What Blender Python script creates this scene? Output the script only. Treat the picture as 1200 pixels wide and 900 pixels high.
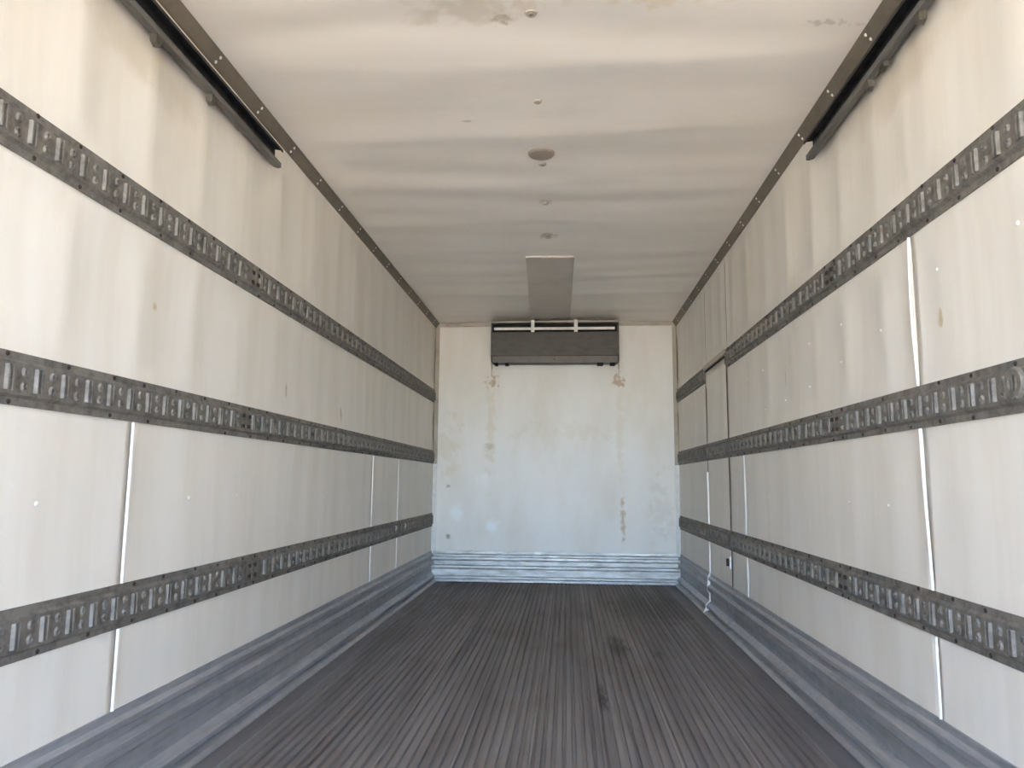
import bpy, bmesh, math, random
from mathutils import Vector, Matrix
random.seed(7)
for o in list(bpy.data.objects):
    bpy.data.objects.remove(o, do_unlink=True)
scene = bpy.context.scene
COL = scene.collection

# ------------------------------------------------------------------ camera
CAM = Vector((0.1197, 0.0, 0.9473)); YAW, PIT, ROL, FPX = 0.0745, 0.1310, 0.0079, 869.06
def cam_axes():
    c, s = math.cos(YAW), math.sin(YAW)
    fw, rt, up = Vector((-s, c, 0)), Vector((c, s, 0)), Vector((0, 0, 1))
    c, s = math.cos(PIT), math.sin(PIT); fw, up = fw*c + up*s, up*c - fw*s
    c, s = math.cos(ROL), math.sin(ROL); rt, up = rt*c + up*s, up*c - rt*s
    return rt, up, fw
rt, up, fw = cam_axes()
cd = bpy.data.cameras.new('camera'); cam = bpy.data.objects.new('camera', cd); COL.objects.link(cam)
cd.sensor_fit = 'HORIZONTAL'; cd.sensor_width = 36.0; cd.lens = FPX/1200*36.0
cd.clip_start = 0.05; cd.clip_end = 500
cam.matrix_world = Matrix(((rt.x, up.x, -fw.x, CAM.x), (rt.y, up.y, -fw.y, CAM.y), (rt.z, up.z, -fw.z, CAM.z), (0, 0, 0, 1)))
scene.camera = cam

# ------------------------------------------------------------------ sky, sun, exposure
SUN_EL, SUN_AZ = math.radians(52), math.radians(80)      # sun stands off to the driver's side, never shines in at the back
world = bpy.data.worlds.new('sky'); scene.world = world; world.use_nodes = True
nt = world.node_tree; nt.nodes.clear()
wo = nt.nodes.new('ShaderNodeOutputWorld'); bg = nt.nodes.new('ShaderNodeBackground'); sk = nt.nodes.new('ShaderNodeTexSky')
sk.sky_type = 'NISHITA'; sk.sun_disc = False; sk.sun_elevation = SUN_EL; sk.sun_rotation = -SUN_AZ
sk.air_density = 0.8; sk.dust_density = 0.3; sk.ozone_density = 6.0
bg.inputs['Strength'].default_value = 0.41
nt.links.new(sk.outputs[0], bg.inputs[0]); nt.links.new(bg.outputs[0], wo.inputs[0])
sl = bpy.data.lights.new('sun', 'SUN'); sl.energy = 9.5; sl.angle = math.radians(0.6); sl.color = (1.0, 0.93, 0.81)
sun = bpy.data.objects.new('sun', sl); COL.objects.link(sun)
sdir = Vector((-math.sin(SUN_AZ)*math.cos(SUN_EL), math.cos(SUN_AZ)*math.cos(SUN_EL), math.sin(SUN_EL)))
sun.rotation_euler = sdir.to_track_quat('Z', 'Y').to_euler(); sun.location = (-6, 4, 9)
vs = scene.view_settings
vs.view_transform = 'Standard'; vs.look = 'None'; vs.gamma = 1.0; vs.exposure = 3.34; vs.use_curve_mapping = False
scene.cycles.max_bounces = 24; scene.cycles.diffuse_bounces = 16; scene.cycles.glossy_bounces = 6

# ------------------------------------------------------------------ measures (metres; y = 0 under the camera, floor at z = 0)
HX, Y0, YB, H = 1.18, -1.70, 7.206, 2.512
RAIL_Z = {'upper': (1.708, 1.835), 'middle': (1.116, 1.242), 'lower': (0.5175, 0.6435)}
KZ = 0.288
DY0, DY1, DZ1 = 4.968, 5.722, 1.785           # side door
GROUND = -1.05

# ------------------------------------------------------------------ helpers
def tag(o, label=None, cat=None, group=None, kind=None):
    if label: o['label'] = label
    if cat: o['category'] = cat
    if group: o['group'] = group
    if kind: o['kind'] = kind
    return o
def link(name, me, mat, parent=None):
    o = bpy.data.objects.new(name, me); COL.objects.link(o)
    if mat and not me.materials: me.materials.append(mat)
    if parent: o.parent = parent
    return o
def empty(name, loc):
    o = bpy.data.objects.new(name, None); COL.objects.link(o); o.location = loc; o.empty_display_size = 0.1
    return o
def mesh(name, v, f, smooth=False):
    me = bpy.data.meshes.new(name); me.from_pydata([tuple(a) for a in v], [], f)
    if smooth: me.polygons.foreach_set('use_smooth', [True]*len(me.polygons))
    me.update(); return me
def fixn(me):
    bm = bmesh.new(); bm.from_mesh(me); bmesh.ops.recalc_face_normals(bm, faces=bm.faces[:]); bm.to_mesh(me); bm.free(); return me
class MB:
    def __init__(s): s.v, s.f = [], []
    def add(s, v, f):
        n = len(s.v); s.v += [tuple(a) for a in v]; s.f += [tuple(i+n for i in q) for q in f]; return s
    def box(s, x0, x1, y0, y1, z0, z1):
        return s.add([(x0,y0,z0),(x1,y0,z0),(x1,y1,z0),(x0,y1,z0),(x0,y0,z1),(x1,y0,z1),(x1,y1,z1),(x0,y1,z1)],
                     [(0,3,2,1),(4,5,6,7),(0,1,5,4),(1,2,6,5),(2,3,7,6),(3,0,4,7)])
    def extrude_y(s, prof, y0, y1, closed=True):          # prof: list of (x, z)
        n = len(prof)
        v = [(x, y0, z) for x, z in prof] + [(x, y1, z) for x, z in prof]
        f = [(i, (i+1) % n, (i+1) % n+n, i+n) for i in range(n if closed else n-1)]
        if closed: f += [tuple(range(n))[::-1], tuple(range(n, 2*n))]
        return s.add(v, f)
    def extrude_x(s, prof, x0, x1):                       # prof: list of (y, z)
        n = len(prof)
        v = [(x0, y, z) for y, z in prof] + [(x1, y, z) for y, z in prof]
        f = [(i, (i+1) % n, (i+1) % n+n, i+n) for i in range(n)] + [tuple(range(n))[::-1], tuple(range(n, 2*n))]
        return s.add(v, f)
    def build(s, name, mat, parent=None, bevel=0, smooth=False):
        me = fixn(mesh(name, s.v, s.f, smooth)); o = link(name, me, mat, parent)
        if bevel:
            m = o.modifiers.new('bevel', 'BEVEL'); m.width = bevel; m.segments = 2; m.limit_method = 'ANGLE'
        return o

# ------------------------------------------------------------------ materials
def newmat(name):
    m = bpy.data.materials.new(name); m.use_nodes = True; n = m.node_tree
    return m, n, n.nodes['Principled BSDF']
def pos(n): return n.nodes.new('ShaderNodeNewGeometry').outputs['Position']
def vmath(n, op, a, b=None):
    q = n.nodes.new('ShaderNodeVectorMath'); q.operation = op
    for i, s in enumerate((a, b)):
        if s is None: continue
        if isinstance(s, (tuple, list, Vector)): q.inputs[i].default_value = s
        else: n.links.new(s, q.inputs[i])
    return q.outputs['Value'] if op in ('LENGTH', 'DISTANCE', 'DOT_PRODUCT') else q.outputs['Vector']
def fmath(n, op, a, b=0.5, clamp=False):
    q = n.nodes.new('ShaderNodeMath'); q.operation = op; q.use_clamp = clamp
    for i, s in enumerate((a, b)):
        if isinstance(s, (int, float)): q.inputs[i].default_value = s
        else: n.links.new(s, q.inputs[i])
    return q.outputs[0]
def noise(n, vec, scale=(1,1,1), detail=4, rough=.55, s=1.0):
    q = n.nodes.new('ShaderNodeTexNoise'); q.inputs['Scale'].default_value = s
    q.inputs['Detail'].default_value = detail; q.inputs['Roughness'].default_value = rough
    n.links.new(vmath(n, 'MULTIPLY', vec, scale), q.inputs['Vector']); return q.outputs['Fac']
def ramp(n, fac, lo, hi, a=0.0, b=1.0):
    q = n.nodes.new('ShaderNodeMapRange'); q.interpolation_type = 'SMOOTHSTEP'
    for i, s in zip(('From Min', 'From Max', 'To Min', 'To Max'), (lo, hi, a, b)): q.inputs[i].default_value = s
    n.links.new(fac, q.inputs['Value']); return q.outputs['Result']
def mix(n, fac, a, b):
    q = n.nodes.new('ShaderNodeMix'); q.data_type = 'RGBA'
    for s, i in ((fac, 0), (a, 6), (b, 7)):
        if isinstance(s, (int, float)): q.inputs[i].default_value = s
        elif isinstance(s, (tuple, list)): q.inputs[i].default_value = (*s[:3], 1)
        else: n.links.new(s, q.inputs[i])
    return q.outputs[2]
def blob(n, P, c, r, amount=1.0, wob=.5, nscale=14):
    """a stain of its own shape around point c with half sizes r"""
    d = vmath(n, 'LENGTH', vmath(n, 'DIVIDE', vmath(n, 'SUBTRACT', P, c), r))
    w = fmath(n, 'MULTIPLY', fmath(n, 'SUBTRACT', noise(n, P, s=nscale), .5), wob*3)
    return ramp(n, fmath(n, 'ADD', d, w), 1.0, .25, 0, amount)
def bump(n, b, h, strength, dist):
    q = n.nodes.new('ShaderNodeBump'); q.inputs['Strength'].default_value = strength; q.inputs['Distance'].default_value = dist
    n.links.new(h, q.inputs['Height']); n.links.new(q.outputs[0], b.inputs['Normal'])

def liner(name, base, dark, stains=(), streak=(1, 7, .8), rough=.42):
    m, n, b = newmat(name); P = pos(n)
    c = mix(n, ramp(n, noise(n, P, streak, 5, .6, 1.0), .35, .75), base, dark)
    c = mix(n, ramp(n, noise(n, P, s=38, detail=6, rough=.7), .62, .8, 0, .25), c, [x*.72 for x in dark])
    for (cc, r, col, am, wob, ns) in stains:
        c = mix(n, blob(n, P, cc, r, am, wob, ns), c, col)
    n.links.new(c, b.inputs['Base Color']); b.inputs['Roughness'].default_value = rough
    b.inputs['Specular IOR Level'].default_value = .35
    bump(n, b, noise(n, P, s=55, detail=3), .12, .004)
    return m
WHITE, WDARK = (.85, .81, .735), (.78, .728, .637)
RUST = (.36, .20, .07)
M_side = liner('liner_side', WHITE, WDARK, [
    ((-1.18, 2.222, 1.490), (.05, .02, .018), (.55, .40, .20), .8, .5, 40),
    ((1.18, 2.16, 1.420), (.05, .022, .03), (.55, .42, .20), .7, .6, 40),
    ((-1.18, 2.1, 2.25), (.05, .5, .12), (.60, .52, .40), .5, .6, 6),
    ((1.18, 2.3, 2.25), (.05, .5, .12), (.60, .52, .40), .45, .6, 6),
    ((1.18, 3.70, 1.47), (.05, .012, .07), (.42, .36, .28), .6, .4, 40),
    ((-1.18, 4.2, 1.33), (.05, .02, .06), (.30, .28, .24), .6, .4, 40),
    ((-1.18, 3.35, 1.36), (.05, .015, .05), (.30, .28, .24), .6, .4, 40)])
M_ceil = liner('liner_ceiling', (.935, .895, .825), (.885, .835, .75), [
    ((-.20, 2.31, 2.51), (.30, .09, .1), (.62, .52, .36), .4, 1.0, 12),
    ((.45, 2.27, 2.51), (.24, .06, .1), (.76, .66, .45), .45, 1.2, 14),
    ((-.10, 2.36, 2.51), (.05, .04, .1), (.40, .31, .20), .6, .8, 40),
    ((1.02, 2.44, 2.51), (.10, .02, .1), (.45, .39, .30), .4, 1.4, 40),
    ((0, 4.63, 2.51), (.06, .09, .1), (.42, .33, .22), .6, .8, 30),
    ((0, 4.05, 2.51), (.05, .06, .1), (.46, .38, .28), .5, .8, 30),
    ((.02, 6.92, 2.51), (.06, .10, .1), (.05, .04, .03), .9, .5, 20),
    ((-.32, 3.07, 2.51), (.03, .012, .1), (.42, .36, .28), .6, .5, 30)], streak=(1, 4, 1))
M_back = liner('liner_back', (.87, .85, .815), (.80, .755, .685), [
    ((-.62, YB, 1.93), (.065, .1, .07), RUST, .6, 1.2, 25),
    ((.62, YB, 1.925), (.07, .1, .075), RUST, .65, 1.2, 25),
    ((-.63, YB, 1.45), (.06, .1, .60), (.68, .57, .38), .30, 1.1, 14),
    ((.63, YB, 1.45), (.05, .1, .60), (.68, .57, .38), .24, 1.1, 14),
    ((.648, YB, .60), (.030, .1, .24), (.50, .34, .17), .65, .9, 18),
    ((-.64, YB, 1.28), (.06, .1, .05), (.50, .38, .20), .45, .8, 25),
    ((-1.06, YB, 1.30), (.16, .1, .28), (.70, .61, .43), .35, 1.4, 12),
    ((-1.02, YB, .42), (.03, .1, .03), (.20, .17, .13), .7, .7, 40),
    ((-1.03, YB, .90), (.025, .1, .025), (.35, .25, .12), .6, .7, 40),
    ((1.02, YB, .70), (.14, .1, .35), (.66, .59, .47), .3, 1.4, 14),
    ((.1, YB, 1.45), (.55, .1, .10), (.70, .60, .45), .2, 1.6, 11),
    ((-.676, YB, .966), (.10, .1, .10), (.93, .93, .93), .7, .5, 10),
    ((-.945, YB, .63), (.08, .1, .12), (.93, .94, .95), .8, .6, 12),
    ((-.597, YB, .53), (.085, .1, .085), (.93, .94, .95), .9, .6, 12)], streak=(3, 1, 1.2), rough=.38)
def plain(name, col, rough=.5, metal=0.0, dirt=None, ds=20, lo=.45, hi=.75, am=.8, stretch=(1,1,1), b_=0):
    m, n, b = newmat(name)
    b.inputs['Roughness'].default_value = rough; b.inputs['Metallic'].default_value = metal
    P = pos(n)
    if dirt:
        f = ramp(n, noise(n, P, stretch, 6, .65, ds), lo, hi, 0, am)
        n.links.new(mix(n, f, col, dirt), b.inputs['Base Color'])
    else:
        f = noise(n, P, stretch, 4, .6, ds)
        n.links.new(mix(n, ramp(n, f, .3, .7), [c*.93 for c in col], [min(1, c*1.06) for c in col]), b.inputs['Base Color'])
    if b_: bump(n, b, noise(n, P, stretch, 4, .6, ds*2), b_, .004)
    return m
def galv(name, col, dirt, rust, rusta, metal=.55, rough=.45, st=(1, 1, 1)):
    m, n, b = newmat(name); P = pos(n)
    c = mix(n, ramp(n, noise(n, P, st, 6, .7, 26), .38, .68), col, dirt)
    c = mix(n, ramp(n, noise(n, P, (1, 1, 1.6), 6, .7, 9), .60, .76, 0, rusta), c, rust)
    n.links.new(c, b.inputs['Base Color']); b.inputs['Metallic'].default_value = metal
    n.links.new(ramp(n, noise(n, P, s=18), .3, .7, rough-.08, rough+.15), b.inputs['Roughness'])
    return m
M_rail = galv('galvanised_rail', (.225, .208, .182), (.12, .109, .094), (.14, .075, .04), .6, .22, .60)
M_rail_shade = plain('rail_shade', (.035, .03, .026), .9)  # near black, stands for the shade inside the punched rail
M_screw = plain('rusty_screw', (.035, .02, .014), .8)
M_bolt = plain('zinc_bolt', (.62, .61, .58), .35, .6)
M_rivet = plain('white_rivet', (.86, .84, .80), .35)
M_caulk = plain('white_caulk', (.90, .89, .87), .4)
M_kick = galv('kick_aluminium', (.45, .455, .47), (.33, .335, .345), (.20, .17, .14), .25, .5, .45, (1, .07, 1))
M_kickb = galv('kick_aluminium_back', (.60, .59, .57), (.36, .35, .335), (.30, .27, .23), .4, .5, .42, (.25, 1, 1))
M_trim = plain('cove_trim', (.205, .18, .14), .55, .3, (.13, .11, .085), 8, .4, .75, .7)
M_ctrim = plain('corner_trim', (.56, .50, .42), .5, 0, (.38, .31, .23), 7, .45, .7, .7)
M_core = plain('wall_core', (.09, .07, .05), .9)
M_track = galv('black_track', (.022, .022, .023), (.013, .012, .012), (.03, .02, .015), .3, .1, .55)
M_track_lip = plain('track_bracket', (.10, .095, .08), .6, .3, (.05, .04, .03), 30)
M_lip = plain('grey_lip', (.15, .15, .145), .5, .3, (.08, .075, .065), 20, .4, .7, .8, (1, .2, 1))
M_unit = plain('evaporator_sheet', (.085, .078, .070), .5, .4, (.055, .05, .043), 9, .4, .7, .8, (1, 1, 3))
M_unit2 = plain('evaporator_lip', (.30, .28, .25), .45, .4, (.22, .20, .175), 9)
M_black = plain('black_cavity', (.012, .011, .010), .8)
M_uwhite = plain('white_bar', (.86, .84, .80), .4)
M_strip = plain('grey_strip', (.62, .57, .505), .5, 0, (.52, .475, .42), 5, .4, .7, .7)
M_cap = plain('brown_cap', (.36, .30, .24), .6, 0, (.26, .21, .16), 30)
M_bright = plain('bright_white', (.92, .91, .89), .4)
M_gap_shade = plain('gap_shade_brown', (.10, .075, .05), .8)  # dark brown that stands for the shade in the door gaps
M_conc = plain('sunlit_concrete', (.56, .455, .33), .9, 0, (.48, .39, .285), 2, .3, .7, .8)

def floor_mat(name, col, dark, rough, stains=True):
    m, n, b = newmat(name); P = pos(n)
    c = mix(n, ramp(n, noise(n, P, (9, .5, 1), 6, .65, 1.0), .35, .7), col, dark)
    c = mix(n, ramp(n, noise(n, P, (2, 1.4, 1), 5, .6, 1.0), .45, .75, 0, .35), c, (.15, .105, .09))
    c = mix(n, ramp(n, noise(n, P, (2, 2, 1), 7, .75, 14), .58, .74, 0, .4), c, [x*.6 for x in dark])
    if stains:
        for cc, r, am in (((.274, 3.46, 0), (.035, .24, 1), .75), ((.41, 4.50, 0), (.08, .42, 1), .6), ((.62, 4.35, 0), (.05, .15, 1), .35),
                          ((.75, 5.9, 0), (.45, .9, 1), .4)):
            c = mix(n, blob(n, P, cc, r, am, .5, 9), c, (.055, .045, .035))
    n.links.new(c, b.inputs['Base Color']); b.inputs['Metallic'].default_value = .25; b.inputs['Roughness'].default_value = rough; b.inputs['Specular IOR Level'].default_value = .25
    return m
M_floor = floor_mat('ribbed_floor', (.26, .245, .235), (.185, .172, .165), .72)
M_seam = floor_mat('floor_seam', (.34, .325, .31), (.24, .225, .215), .65, False)
M_edge = floor_mat('floor_edge_sheet', (.24, .235, .24), (.17, .165, .165), .65, False)

# ------------------------------------------------------------------ shell
def struct(o): o['kind'] = 'structure'; return o
TH = .08
wall_left = struct(MB().box(-HX-TH-.01, -HX-.020, Y0, YB+.06, -.10, H+TH).build('wall_left', M_core))
wall_right = struct(MB().box(HX+.020, HX+TH+.01, Y0, YB+.06, -.10, H+TH).build('wall_right', M_core))
wall_back = struct(MB().box(-HX-.019, HX+.019, YB+.010, YB+.09, -.10, H+TH).build('wall_back', M_core))
ceiling = struct(MB().box(-HX-.019, HX+.019, Y0, YB+.009, H+.035, H+TH+.02).build('ceiling', M_core))
floor = struct(MB().box(-HX-.019, HX+.019, Y0, YB+.009, -.10, -.013).build('floor', M_core))
ground = struct(MB().box(-45, 45, -45, 45, GROUND-.1, GROUND).build('ground', M_conc))

shade_posts = MB().box(-HX-.02, -HX+.17, Y0-.12, Y0-.001, -.10, H+TH).box(HX-.17, HX+.02, Y0-.12, Y0-.001, -.10, H+TH)  # added rear frame out of view, posts widened to shade the near walls
struct(shade_posts.build('trim_10', M_trim)); struct(MB().box(-HX+.171, HX-.171, Y0-.12, Y0-.001, H-.08, H+TH).build('trim_11', M_trim))  # header of the same added frame, also unseen
RV = .375
rb = [random.uniform(.5, 1.25) for _ in range(60)]
def side_wave(y, z, k):
    t = (y - 2.478 + .05*math.sin(y*2.7+k) + .012*math.sin(z*2.2+k+y))/RV; i = int(math.floor(t)); s = abs(math.sin(math.pi*t))**.65
    a = .0100*rb[(i+k) % 60]*(.30 + .70*min(1, max(0, (z-.9)/.7)))
    w = 1.0
    for zz in (0, .144, .288, .5175, .58, .6435, 1.116, 1.18, 1.242, 1.708, 1.77, 1.835, H-.053, H):
        w = min(w, max(0.0, (abs(z-zz)-.012)/.09))
    for yy in (2.13, 4.917, 5.68) if k == 3 else (2.303, DY0, DY1) if k > 10 else ():
        w = min(w, .25+abs(y-yy)/.10)
    return -(a*s + .0016*(1+math.sin(y*4.3+k)*math.sin(z*3.1+k)))*min(1, w)
def side_sheet(side, y0, y1, z0, z1, parent, k, proud=0.0):
    """one liner sheet of a side wall, front face at the wall plane, rippled between the posts"""
    ny = max(2, int((y1-y0)/.03)); nz = max(2, int((z1-z0)/.045)); v, f = [], []
    for i in range(ny+1):
        y = y0+(y1-y0)*i/ny
        for j in range(nz+1):
            z = z0+(z1-z0)*j/nz
            v.append((side*(HX - proud - side_wave(y, z, k)), y, z))
    w = nz+1
    for i in range(ny):
        for j in range(nz):
            f.append((i*w+j, (i+1)*w+j, (i+1)*w+j+1, i*w+j+1))
    n = len(v)                                            # back rim
    ring = [i*w for i in range(ny+1)] + [ny*w+j for j in range(1, w)] + [i*w+nz for i in range(ny-1, -1, -1)] + [j for j in range(nz-1, 0, -1)]
    for q in ring: v.append((side*(HX+.0195), v[q][1], v[q][2]))
    for q in range(len(ring)):
        r = (q+1) % len(ring); f.append((ring[q], ring[r], n+r, n+q))
    f.append(tuple(range(n, n+len(ring))))
    return link('panel', fixn(mesh('panel', v, f, False)), M_side, parent)
def smooth_by_angle(o):
    me = o.data; me.polygons.foreach_set('use_smooth', [len(p.vertices) == 4 and abs(p.normal.x) > .9 for p in me.polygons])
MZ = 1.18
for a in [side_sheet(-1, Y0, YB, MZ, H, wall_left, 0)] + \
         [side_sheet(-1, p, q, 0.0, MZ, wall_left, 3) for p, q in ((Y0, 2.130), (2.133, 4.916), (4.919, 5.678), (5.681, YB))] + \
         [side_sheet(1, Y0, DY0, 1.77, H, wall_right, 11), side_sheet(1, DY0+.001, DY1, 1.79, H, wall_right, 11), side_sheet(1, DY1+.001, YB, 1.77, H, wall_right, 11),
          side_sheet(1, Y0, 2.302, MZ, 1.769, wall_right, 17), side_sheet(1, 2.305, DY0, MZ, 1.769, wall_right, 17),
          side_sheet(1, Y0, 2.302, 0, MZ, wall_right, 17), side_sheet(1, 2.305, 4.546, 0, MZ, wall_right, 17), side_sheet(1, 4.549, DY0, 0, MZ, wall_right, 17),
          side_sheet(1, DY1, YB, 0, 1.769, wall_right, 21)]:
    smooth_by_angle(a)

# back wall: one sheet
def back_wave(x, z): return .0025*math.sin(x*4.1+.6)*math.sin(z*3.3+.4)+.0015*math.sin(x*9+z*5)
v, f = [], []
for i in range(41):
    for j in range(41):
        x = -HX+2*HX*i/40; z = H*j/40; v.append((x, YB-back_wave(x, z)+.004, z))
for i in range(40):
    for j in range(40): a = i*41+j; f.append((a, a+41, a+42, a+1))
link('panel', mesh('back_panel', v, f, True), M_back, wall_back)

# ceiling liner, sagging between the roof bows
BOWS, BP = 2.62, .578
def ceil_wave(x, y):
    t = (y-BOWS+.025*math.sin(x*2.3+y*1.9)+.010*math.sin(x*6.1+y*5))/BP; i = int(math.floor(t)); u = t-i
    s = math.sin(math.pi*u**1.15)**.68 if 0 < u < 1 else 0
    a = .0145*rb[(i+31) % 60]
    e = min(1.0, max(0.0, (HX-.03-abs(x))/.12))*min(1.0, max(0.0, (YB-.03-y)/.1))
    return e*(a*s*(.6+.4*math.cos(x*1.1)) + .003 + .0034*math.sin(y*21+2.2*math.sin(x*1.7+y))*(.6+.4*math.sin(y*3.7)) + .0012*math.sin(x*3.1+y*1.7))
v, f = [], []; NX, NY = 36, 280
for i in range(NX+1):
    for j in range(NY+1):
        x = -HX+2*HX*i/NX; y = Y0+(YB-Y0)*j/NY; v.append((x, y, H+ceil_wave(x, y)))
for i in range(NX):
    for j in range(NY): a = i*(NY+1)+j; f.append((a, a+NY+1, a+NY+2, a+1))
link('panel', mesh('ceiling_panel', v, f, True), M_ceil, ceiling)

# ------------------------------------------------------------------ floor: ribbed planks, seams, flat edge sheets
PL = [-1.045+.2588*i for i in range(9)]
RIBS = 7
def plank_mesh(w):
    prof = [(0, -.0125)]; p = w/RIBS
    for i in range(RIBS):
        a = i*p
        prof += [(a+.0005, -.011), (a+p*.30, -.011), (a+p*.38, -.001), (a+p*.50, 0.0), (a+p*.84, 0.0), (a+p*.92, -.001), (a+p*.99, -.011)]
    prof += [(w, -.0125)]
    return MB().extrude_y(prof, Y0, YB-.005)
pm = plank_mesh(.2588-.005); pme = fixn(mesh('plank', pm.v, pm.f))
for i in range(8):
    o = link('plank', pme, M_floor, floor); o.location = (PL[i]+.0025, 0, 0)
sm = MB().extrude_y([(-.0050, -.0125), (.0050, -.0125), (.0035, .001), (-.0035, .001)], Y0, YB-.005); sme = fixn(mesh('seam_ridge', sm.v, sm.f))
for x in PL: o = link('seam_ridge', sme, M_seam, floor); o.location = (x, 0, 0)
for s in (-1, 1):
    a, b = (-HX, PL[0]-.005) if s < 0 else (PL[8]+.005, HX)
    MB().box(a, b, Y0, YB-.005, -.0125, 0).build('edge_sheet', M_edge, floor)

# ------------------------------------------------------------------ kick plates (scuff plates with pressed ridges)
KP = [(.288, .0), (.288, .005), (.266, .005), (.256, .022), (.240, .022), (.228, .008), (.208, .008), (.194, .028), (.162, .028), (.146, .008),
      (.084, .008), (.074, .024), (.058, .040), (.044, .040), (.036, .020), (.024, .020), (.017, .044), (.006, .060), (.0005, .060), (.0005, 0)]
def kick_side(name, side, y0, y1, parent=None):
    return MB().extrude_y([(side*(HX-.0005-d), z) for z, d in KP], y0, y1).build(name, M_kick, parent)
bl = kick_side('baseboard_left', -1, Y0, YB-.036); struct(bl)
br = kick_side('baseboard_right', 1, Y0, DY0-.006); struct(br)
kick_side('baseboard_section', 1, DY1+.006, YB-.036, br)
KB = [(.288, .0), (.288, .006), (.262, .006), (.252, .020), (.238, .020), (.228, .008), (.208, .008), (.196, .024), (.160, .024), (.148, .010), (.130, .010),
      (.118, .022), (.060, .022), (.050, .032), (.034, .032), (.022, .014), (.004, .014), (.0005, .026), (.0005, 0)]
bb = MB().extrude_x([(YB-.0005-d, z) for z, d in KB], -HX+.012, HX-.012).build('baseboard_back', M_kickb); struct(bb)

# ------------------------------------------------------------------ trims
def cyl_dome(r, h, n=8):
    v = [(r*math.cos(2*math.pi*i/n), r*math.sin(2*math.pi*i/n), 0) for i in range(n)]
    v += [(r*.7*math.cos(2*math.pi*i/n), r*.7*math.sin(2*math.pi*i/n), h*.8) for i in range(n)] + [(0, 0, h)]
    f = [(i, (i+1) % n, (i+1) % n+n, i+n) for i in range(n)] + [(i+n, (i+1) % n+n, 2*n) for i in range(n)]
    return mesh('dome', v, f, True)
RIV = cyl_dome(.0068, .004); SCR = cyl_dome(.0065, .0035); BLT = cyl_dome(.022, .014, 12)
def stud(name, me, mat, p, nrm, parent):
    o = link(name, me, None, parent)
    if not me.materials: me.materials.append(mat)
    o.location = p; o.rotation_euler = Vector(nrm).to_track_quat('Z', 'Y').to_euler(); return o
TW, TZ = .028, .050
n_ = 0
for s in (-1, 1):                                         # cove trim between side wall and ceiling
    n_ += 1
    pr = [(s*HX, H-.0005), (s*(HX-TW-.004), H-.0005), (s*(HX-TW), H-.012), (s*(HX-.010), H-TZ+.004), (s*(HX-.0045), H-TZ-.003), (s*HX, H-TZ-.003)]
    t = struct(MB().extrude_y(pr, Y0, YB-.002).build('trim_%d' % n_, M_trim))
    nr = Vector((-s*(TZ-.016), 0, -(TW-.010))).normalized()
    y = 2.478-RV*3
    while y < YB-.1:
        for u in (.2, .85):
            p = Vector((s*(HX-TW+(TW-.010)*u), y-(.016*u), H-.012-(TZ-.016)*u))
            stud('rivet', RIV, M_rivet, p, nr, t)
        y += RV
for s in (-1, 1):                                         # upright corner trims beside the back wall
    n_ += 1
    pr = [(s*HX, YB-.003), (s*HX, YB-.034), (s*(HX-.006), YB-.036), (s*(HX-.034), YB-.009), (s*(HX-.036), YB-.003)]
    k = len(pr); f = [(i, (i+1) % k, (i+1) % k+k, i+k) for i in range(k)] + [tuple(range(k))[::-1], tuple(range(k, 2*k))]
    t = struct(MB().add([(x, y, z) for z in (1.115, H-.004) for x, y in pr], f).build('trim_%d' % n_, M_ctrim))
    MB().add([(x, y, z) for z in (KZ+.001, 1.114) for x, y in pr], f).build('lit_lower_trim', M_bright, t)  # lower trim coloured whiter to stand for the light in that corner
n_ += 1
struct(MB().extrude_x([(YB-.003, H-.004), (YB-.026, H-.004), (YB-.024, H-.012), (YB-.009, H-.036), (YB-.003, H-.038)], -HX+.037, HX-.037).build('trim_%d' % n_, M_ctrim))

# ------------------------------------------------------------------ seams and rivets on the side walls
def seam(side, pts, parent, w=.0065, mat=M_caulk, name='caulk_seam', h=.006):
    v, f = [], []
    for y, z in pts:
        for a, d in ((-w, 0), (-w*.6, h*.8), (0, h), (w*.6, h*.8), (w, 0)):
            v.append((side*(HX+.002-d-.004), y+a, z))
    for i in range(len(pts)-1):
        for j in range(4): a = i*5+j; f.append((a, a+1, a+6, a+5))
    return link(name, mesh(name, v, f, True), mat, parent)
LB = [(.289, .516), (.645, 1.115)]
for a, b in LB:
    seam(-1, [(2.1315, a), (2.1315, b)], wall_left)
    seam(-1, [(4.9175, a), (4.9175, b)], wall_left, .006)
    seam(-1, [(5.680, a), (5.680, b)], wall_left, .004, h=.005)
    seam(1, [(4.5475, a), (4.5475, b)], wall_right, .006)
seam(1, [(2.294, .289), (2.292, .516)], wall_right)
seam(1, [(2.292, .645), (2.299, .82), (2.308, .97), (2.310, 1.115)], wall_right)
seam(1, [(2.302, 1.243), (2.314, 1.40), (2.317, 1.52), (2.313, 1.60), (2.305, 1.707)], wall_right, .005)
def wr(side, y, z, k, parent):
    stud('rivet', RIV, M_rivet, (side*(HX-side_wave(y, z, k)), y, z), (-side, 0, 0), parent)
for y in (1.758, 2.499, 2.875, 3.236, 3.613, 3.98, 4.358, 4.732): wr(-1, y, .884, 3, wall_left)
for y in (1.775, 2.158, 2.92, 3.314, 4.089, 4.438): wr(1, y, 1.564, 17, wall_right)
for y, z in ((4.05, 1.345), (3.711, 1.357), (3.325, 1.373), (2.94, 1.422), (2.565, 1.469)): wr(1, y, z, 17, wall_right)
for y in (4.42, 4.048, 3.664, 3.288, 2.917, 2.578, 1.82): wr(1, y, .880, 17, wall_right)

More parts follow.
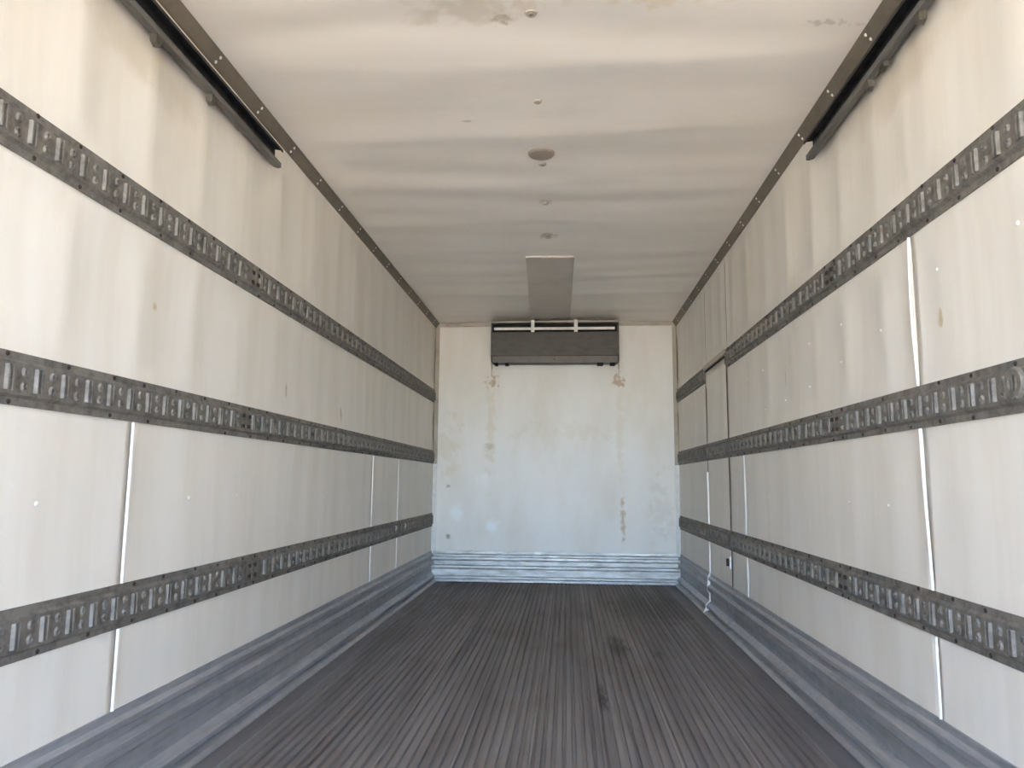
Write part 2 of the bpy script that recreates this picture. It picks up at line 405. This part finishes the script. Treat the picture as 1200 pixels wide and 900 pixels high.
# ------------------------------------------------------------------ slotted cargo rails (punched channel)
CELL, PH = .096, 1.584
FH, FD = .038, .013
def rail_cell():
    bm = bmesh.new()
    def loop(pts, d):
        vs = [bm.verts.new((p[0], p[1], d)) for p in pts]
        return vs, [bm.edges.new((vs[i], vs[(i+1) % len(vs)])) for i in range(len(vs))]
    def circ(cy, cz, r, n=8): return [(cy+r*math.cos(2*math.pi*i/n), cz+1.2*r*math.sin(2*math.pi*i/n)) for i in range(n)]
    E = loop([(0, -FH), (CELL, -FH), (CELL, FH), (0, FH)], FD)[1]
    sy, sw, sh = .024, .0045, .030
    slot = [(sy-sw-.011, -sh), (sy+sw+.011, -sh), (sy+sw+.011, sh), (sy-sw-.011, sh)]
    sv, se = loop(slot, FD); E += se
    rings = []
    for cz in (-.0175, .0175):
        a, e = loop(circ(.072, cz, .0110), FD); E += e; rings.append((a, cz))
    bmesh.ops.triangle_fill(bm, use_beauty=True, edges=E)
    for sgn in (-1, 1):                                   # raised lips either side of the slot
        pr = [(sy+sgn*(sw+.011), FD), (sy+sgn*(sw+.006), FD+.0070), (sy+sgn*sw, FD+.0070), (sy+sgn*sw, .002)]
        for k in range(3):
            (a, da), (b, db) = pr[k], pr[k+1]
            q = [bm.verts.new((a, -sh, da)), bm.verts.new((a, sh, da)), bm.verts.new((b, sh, db)), bm.verts.new((b, -sh, db))]
            bm.faces.new(q)
        for z in (-sh, sh):
            bm.faces.new([bm.verts.new((y, z, d)) for y, d in pr[:3]] + [bm.verts.new((sy+sgn*sw, z, FD-.001))])
    for a, cz in rings:
        lv = [a]
        for r, d in ((.0075, FD+.005), (.0055, FD+.005), (.0050, .004)):
            lv.append([bm.verts.new((p[0], p[1], d)) for p in circ(.072, cz, r)])
        for k in range(3):
            for i in range(8): bm.faces.new((lv[k][i], lv[k][(i+1) % 8], lv[k+1][(i+1) % 8], lv[k+1][i]))
    bm.verts.index_update()
    v = [tuple(q.co) for q in bm.verts]; f = [tuple(q.index for q in p.verts) for p in bm.faces]; bm.free()
    return v, f
CV, CF = rail_cell()
def rail_section(name, side, zc, y0, y1, parent, wob=0.0):
    B = MB(); W = lambda y, z, d: (side*(HX-.001-d), y, zc+z)
    k0 = math.ceil((y0+.004-PH)/CELL); k1 = math.floor((y1-.004-PH)/CELL)
    for k in range(k0, k1):
        B.add([W(PH+k*CELL+y, z, d) for y, z, d in CV], CF)
    for a, b in ((y0, PH+k0*CELL), (PH+k1*CELL, y1)):
        B.add([W(a, -FH, FD), W(b, -FH, FD), W(b, FH, FD), W(a, FH, FD)], [(0, 1, 2, 3)])
    for sg in (-1, 1):                                    # flange, step
        pr = [(sg*FH, FD), (sg*(FH+.007), .004), (sg*.063, .004), (sg*.063, -.002)]
        for k in range(3):
            (a, da), (b, db) = pr[k], pr[k+1]
            B.add([W(y0, a, da), W(y1, a, da), W(y1, b, db), W(y0, b, db)], [(0, 1, 2, 3)])
    for y in (y0, y1):                                    # closed ends
        B.add([W(y, -.045, .004), W(y, -FH, FD), W(y, FH, FD), W(y, .045, .004)], [(0, 1, 2, 3)])
        B.add([W(y, -.063, -.002), W(y, -.063, .004), W(y, .063, .004), W(y, .063, -.002)], [(0, 1, 2, 3)])
    o = link(name, mesh(name, B.v, B.f), M_rail, parent)
    C = MB().add([W(y0+.002, -.045, .0012), W(y1-.002, -.045, .0012), W(y1-.002, .045, .0012), W(y0+.002, .045, .0012)], [(0, 1, 2, 3)])
    c = link('rail_hole_shade', mesh('rail_hole_shade', C.v, C.f), M_rail_shade, parent if parent.name.startswith('cargo') else o)  # dark sheet behind the slots, deepens the shade in them
    return o
def rail_screws(side, zc, y0, y1, parent, step=.187):
    y = y0+.05
    while y < y1-.03:
        for sg in (-1, 1):
            if random.random() < .85:
                stud('screw', SCR, M_screw, (side*(HX-.005), y+random.uniform(-.02, .02), zc+sg*(.0545+random.uniform(-.003, .003))), (-side, 0, 0), parent)
        y += step
def cargo_rail(side, lev, secs, label):
    z0, z1 = RAIL_Z[lev]; zc = (z0+z1)/2
    e = empty('cargo_rail', (side*HX, secs[0][0], z0)); B = e.location.copy()
    tag(e, label, 'cargo rail', 'slotted steel cargo rails along the side walls')
    kids = []
    for a, b in secs:
        rail_section('rail_section', side, zc, a, b, e); rail_screws(side, zc, max(a, 1.2), min(b, 5.6), e)
        if a > 2.5 and a < 3.2:                           # joint: four square holes, drawn as dark blocks
            for dy in (-.032, .02):
                for dz in (-.02, .02):
                    stud('joint_hole', JB, M_screw, (side*(HX-.0145), a+dy, zc+dz), (-side, 0, 0), e)
    for c in e.children: c.location = c.location - B
    return e
JB = mesh('joint_hole', *(lambda m: (m.v, m.f))(MB().box(-.011, .011, -.007, .007, -.001, .004)))
cargo_rail(-1, 'upper', [(Y0+.03, 2.905), (2.909, YB-.004)], 'highest slotted grey steel rail on the long wall opposite the side door')
cargo_rail(-1, 'middle', [(Y0+.03, 2.885), (2.889, YB-.036)], 'middle slotted grey steel rail on the wall opposite the side door')
le = cargo_rail(-1, 'lower', [(Y0+.03, 3.017), (3.021, 5.78), (5.80, YB-.036)], 'lowest slotted grey steel rail on the wall opposite the side door')
for y in (5.575, 5.90):
    o = stud('zinc_bolt', BLT, M_bolt, Vector((-HX+.0145, y, .595))-le.location, (1, 0, 0), le); o['label'] = 'pale shiny round bolt head'
cargo_rail(1, 'upper', [(Y0+.03, 2.965), (2.969, DY0-.002)], 'highest slotted grey steel rail ending at the side door header')
rm = cargo_rail(1, 'middle', [(Y0+.03, 2.985), (2.989, DY0-.004)], 'middle slotted grey steel rail ending at the side door edge')
cargo_rail(1, 'lower', [(Y0+.03, 2.978), (2.982, DY0-.004)], 'lowest slotted grey steel rail ending at the side door edge')
for lev, nm in (('upper', 'highest'), ('middle', 'middle'), ('lower', 'lowest')):
    cargo_rail(1, lev, [(DY1+.006, YB-.036 if lev != 'upper' else YB-.004)], nm+' short dark rail piece between side door and back wall')
# worn round anchor plate on the middle rail
ring = MB()
for k in range(16):
    a0, a1 = 2*math.pi*k/16, 2*math.pi*(k+1)/16
    R = lambda a, r, d: (HX-.0145-d, 1.80+r*math.cos(a), 1.185+r*math.sin(a))
    ring.add([R(a0, .040, 0), R(a1, .040, 0), R(a1, .034, .008), R(a0, .034, .008), R(a0, .020, .008), R(a1, .020, .008), R(a0, .018, -.006), R(a1, .018, -.006)],
             [(0, 1, 2, 3), (3, 2, 5, 4), (4, 5, 7, 6)])
o = ring.build('anchor_ring', M_rail, rm); o.location = -rm.location; o['label'] = 'worn round pressed ring'

# ------------------------------------------------------------------ side door
d1 = empty('door_1', (HX, DY0, 0)); struct(d1); DB = d1.location.copy(); tag(d1, 'off-white narrow side door with rails and kick plate across it')
ds = side_sheet(1, DY0+.010, DY1-.010, .004, DZ1, d1, 29, .0015); ds.name = 'door_panel'; smooth_by_angle(ds)
for lev in ('middle', 'lower'):
    z0, z1 = RAIL_Z[lev]; rail_section('rail_section', 1, (z0+z1)/2, DY0+.008, DY1-.012, d1)
kick_side('kick_plate', 1, DY0+.008, DY1-.012, d1)
def edge_bar(name, prof, y0, y1, mat):
    MB().extrude_y([(HX-d, z) for z, d in prof], y0, y1).build(name, mat, d1)
edge_bar('door_edge_strip', [(.516, -.004), (.516, .008), (.290, .010), (.260, .024), (.160, .031), (.146, .017), (.088, .017), (.060, .043), (.040, .044), (.002, .064), (.002, -.004)], DY1-.011, DY1+.003, M_bright)  # white strip down the far edge of the door
edge_bar('door_edge_strip', [(.645, -.004), (.645, .010), (1.03, .010), (1.03, -.004)], DY1-.011, DY1+.005, M_bright)
edge_bar('door_gap_shade', [(1.032, -.004), (1.032, .003), (1.115, .003), (1.115, -.004)], DY1-.009, DY1-.001, M_gap_shade)  # dark strips set into the door gaps in place of their shade
edge_bar('door_gap_shade', [(1.243, -.004), (1.243, .003), (DZ1, .003), (DZ1, -.004)], DY1-.009, DY1-.001, M_gap_shade)
for za, zb in ((.289, .516), (.645, 1.115), (1.243, DZ1)):
    edge_bar('door_gap_shade', [(za, -.004), (za, .004), (zb, .004), (zb, -.004)], DY0+.0005, DY0+.0095, M_gap_shade)
lt = MB().box(HX-.012, HX-.001, DY0+.030, DY0+.085, .40, .475).build('latch_plate', M_bright, d1, .002)
MB().box(HX-.026, HX-.0125, DY0+.045, DY0+.068, .415, .462).build('latch_bolt', M_screw, lt, .002)
for c in d1.children: c.location = -DB
n_ += 1
hd = struct(MB().box(HX-.016, HX+.008, DY0, DY1, DZ1+.016, 1.835).build('trim_%d' % n_, M_ctrim, None, .002))
MB().box(HX-.003, HX+.008, DY0, DY1, DZ1+.003, DZ1+.0155).build('header_gap_shade', M_black, hd)  # black strip standing in for the shadow gap above the door

# ------------------------------------------------------------------ door tracks high on both side walls
def track(side, y1, brk, label):
    e = empty('door_track', (side*HX, Y0+.02, 2.30)); B = e.location.copy(); tag(e, label, 'track', 'black channel tracks under the ceiling edges')
    X = lambda d: side*(HX-.012-d)
    t = .003
    o_ = [(0, 2.398), (.040, 2.392), (.040, 2.380), (.037, 2.380), (.037, 2.389), (.003, 2.395), (.003, 2.322), (.018, 2.317), (.027, 2.317), (.027, 2.328), (.030, 2.328), (.030, 2.3135), (.017, 2.3135), (0, 2.3195)]
    MB().extrude_y([(X(d), z) for d, z in o_], Y0+.02, y1).build('channel', M_track, e)
    MB().extrude_y([(X(d), z) for d, z in ((0, 2.3188), (.017, 2.3128), (.0305, 2.3128), (.0305, 2.3325), (.0325, 2.3325), (.0325, 2.3108), (.017, 2.3108), (0, 2.3168))], Y0+.02, y1+.004).build('lower_lip', M_lip, e)
    MB().extrude_y([(side*(HX-.0085), 2.384), (X(-.0005), 2.384), (X(-.0005), 2.335), (side*(HX-.0085), 2.335)], Y0+.06, y1-.25).build('spacer_bar', M_track, e)
    for y in brk:
        b = MB()
        b.add([(X(.004), y-.020, 2.322), (X(.030), y-.020, 2.315), (X(.030), y+.022, 2.315), (X(.004), y+.022, 2.322),
               (X(.004), y-.016, 2.290), (X(.026), y-.016, 2.284), (X(.026), y+.006, 2.276), (X(.004), y+.006, 2.280)],
              [(0,1,2,3), (0,1,5,4), (1,2,6,5), (2,3,7,6), (3,0,4,7), (4,5,6,7)])
        b.build('bracket', M_track_lip, e, .002)
    if side > 0:
        MB().box(X(.004), X(.022), 2.33, 2.37, 2.294, 2.316).build('torn_tab', M_track_lip, e, .003)
    for c in e.children: c.location = c.location - B
track(-1, 3.03, (1.30, 2.06, 2.42), 'black channel track on the wall opposite the side door')
track(1, 3.08, (1.30, 2.09, 2.46), 'black channel track with torn tab on the side door wall')

# ------------------------------------------------------------------ evaporator unit at the top of the back wall
ev = empty('evaporator_unit', (0, YB, 2.06)); B = ev.location.copy(); tag(ev, 'slim dark metal evaporator unit hung high on the back wall', 'evaporator')
XL, XR, YF = -.610, .616, 7.0
MB().box(XL, XR, YF, YB-.012, 2.468, 2.488).build('top_plate', M_unit2, ev, .002)
front = MB().extrude_x([(YF, 2.376), (YF, 2.146), (YF+.004, 2.143), (YF+.010, 2.143), (YF+.010, 2.376)], XL, XR).build('front_panel', M_unit, ev)
lip = MB().extrude_x([(YF+.003, 2.1425), (YF+.034, 2.084), (YF+.044, 2.086), (YF+.013, 2.1425)], XL+.012, XR-.012).build('lower_lip', M_unit2, ev)
stud('drain_plug', SCR, M_screw, (0, YF+.017, 2.112), (0, -.9, -.45), lip)
MB().box(XL+.012, XR-.012, YF+.046, YB-.014, 2.086, 2.094).build('bottom_tray', M_unit, ev)
for x in (XL, XR-.012): MB().extrude_x([(YF+.011, 2.467), (YF+.011, 2.146), (YF+.046, 2.096), (YB-.012, 2.096), (YB-.012, 2.467)], x, x+.012).build('end_panel', M_unit, ev)
MB().box(XL+.013, XR-.013, YF+.075, YF+.085, 2.10, 2.466).build('coil_cavity', M_black, ev)
MB().box(XL+.030, XR-.040, YF-.012, YF-.001, 2.394, 2.420).build('front_bar', M_uwhite, ev, .002)
for x in (-.207, .207): MB().box(x-.017, x+.017, YF-.022, YF-.0125, 2.372, 2.492).build('bar_post', M_uwhite, ev, .002)
for a, b in ((-.574, -.545), (-.475, -.440), (.410, .466), (.531, .580)):
    MB().box(a, b, YF+.050, YF+.10, 2.058, 2.0855).build('mounting_foot', M_black, ev, .003)
for x, s in ((XL+.004, 1), (XR-.004, -1)):
    MB().extrude_x([(YB-.013, 2.20), (YB-.06, 2.094), (YB-.06, 2.075), (YB-.013, 2.045)], x-.004-.010*s, x+.004-.010*s).build('side_flange', M_ctrim, ev, .001)
for x in (XL-.008, XR+.008): MB().box(x-.004, x+.004, YB-.012, YB-.004, 1.97, 2.40).build('drain_tube', M_ctrim, ev)
def reparent(e):
    for c in e.children: c.location = c.location - e.location
reparent(ev)

# ------------------------------------------------------------------ ceiling fittings
v = []
for (x, y) in ((-.167, 5.040), (.173, 5.052), (.150, 6.985), (-.225, 6.985)):
    v += [(x, y, H+.022), (x, y, H-.004)]
st = MB().add(v, [(0,2,4,6), (1,7,5,3), (0,1,3,2), (2,3,5,4), (4,5,7,6), (6,7,1,0)]).build('cover_strip', M_strip, None, .002)
tag(st, 'long flat grey cover strip on the ceiling in front of evaporator', 'panel')
cap = empty('ceiling_cap', (-.002, 3.42, H+ceil_wave(0, 3.42)-.002)); tag(cap, 'small round brown cap on the ceiling liner', 'cap')
def disc(r0, r1, z0, z1, n=24):
    v = [(r0*math.cos(2*math.pi*i/n), r0*math.sin(2*math.pi*i/n), z0) for i in range(n)] + [(r1*math.cos(2*math.pi*i/n), r1*math.sin(2*math.pi*i/n), z1) for i in range(n)]
    return MB().add(v, [(i, (i+1) % n, (i+1) % n+n, i+n) for i in range(n)] + [tuple(range(n, 2*n))])
disc(.066, .060, .004, -.008).build('cap_plate', M_cap, cap)
disc(.054, .052, -.0082, -.0095).build('cap_insert', M_cap, cap)
for y, r in ((3.538, .022), (2.918, .020), (2.332, .024), (4.069, .018), (4.622, .018)):
    p = disc(r, r*.8, .004, -.006, 14).build('fastener', M_ctrim, ceiling); p.location = (0, y, H+ceil_wave(0, y))
    q = disc(r*.35, r*.3, -.0062, -.009, 8).build('fastener_head', M_cap, p)
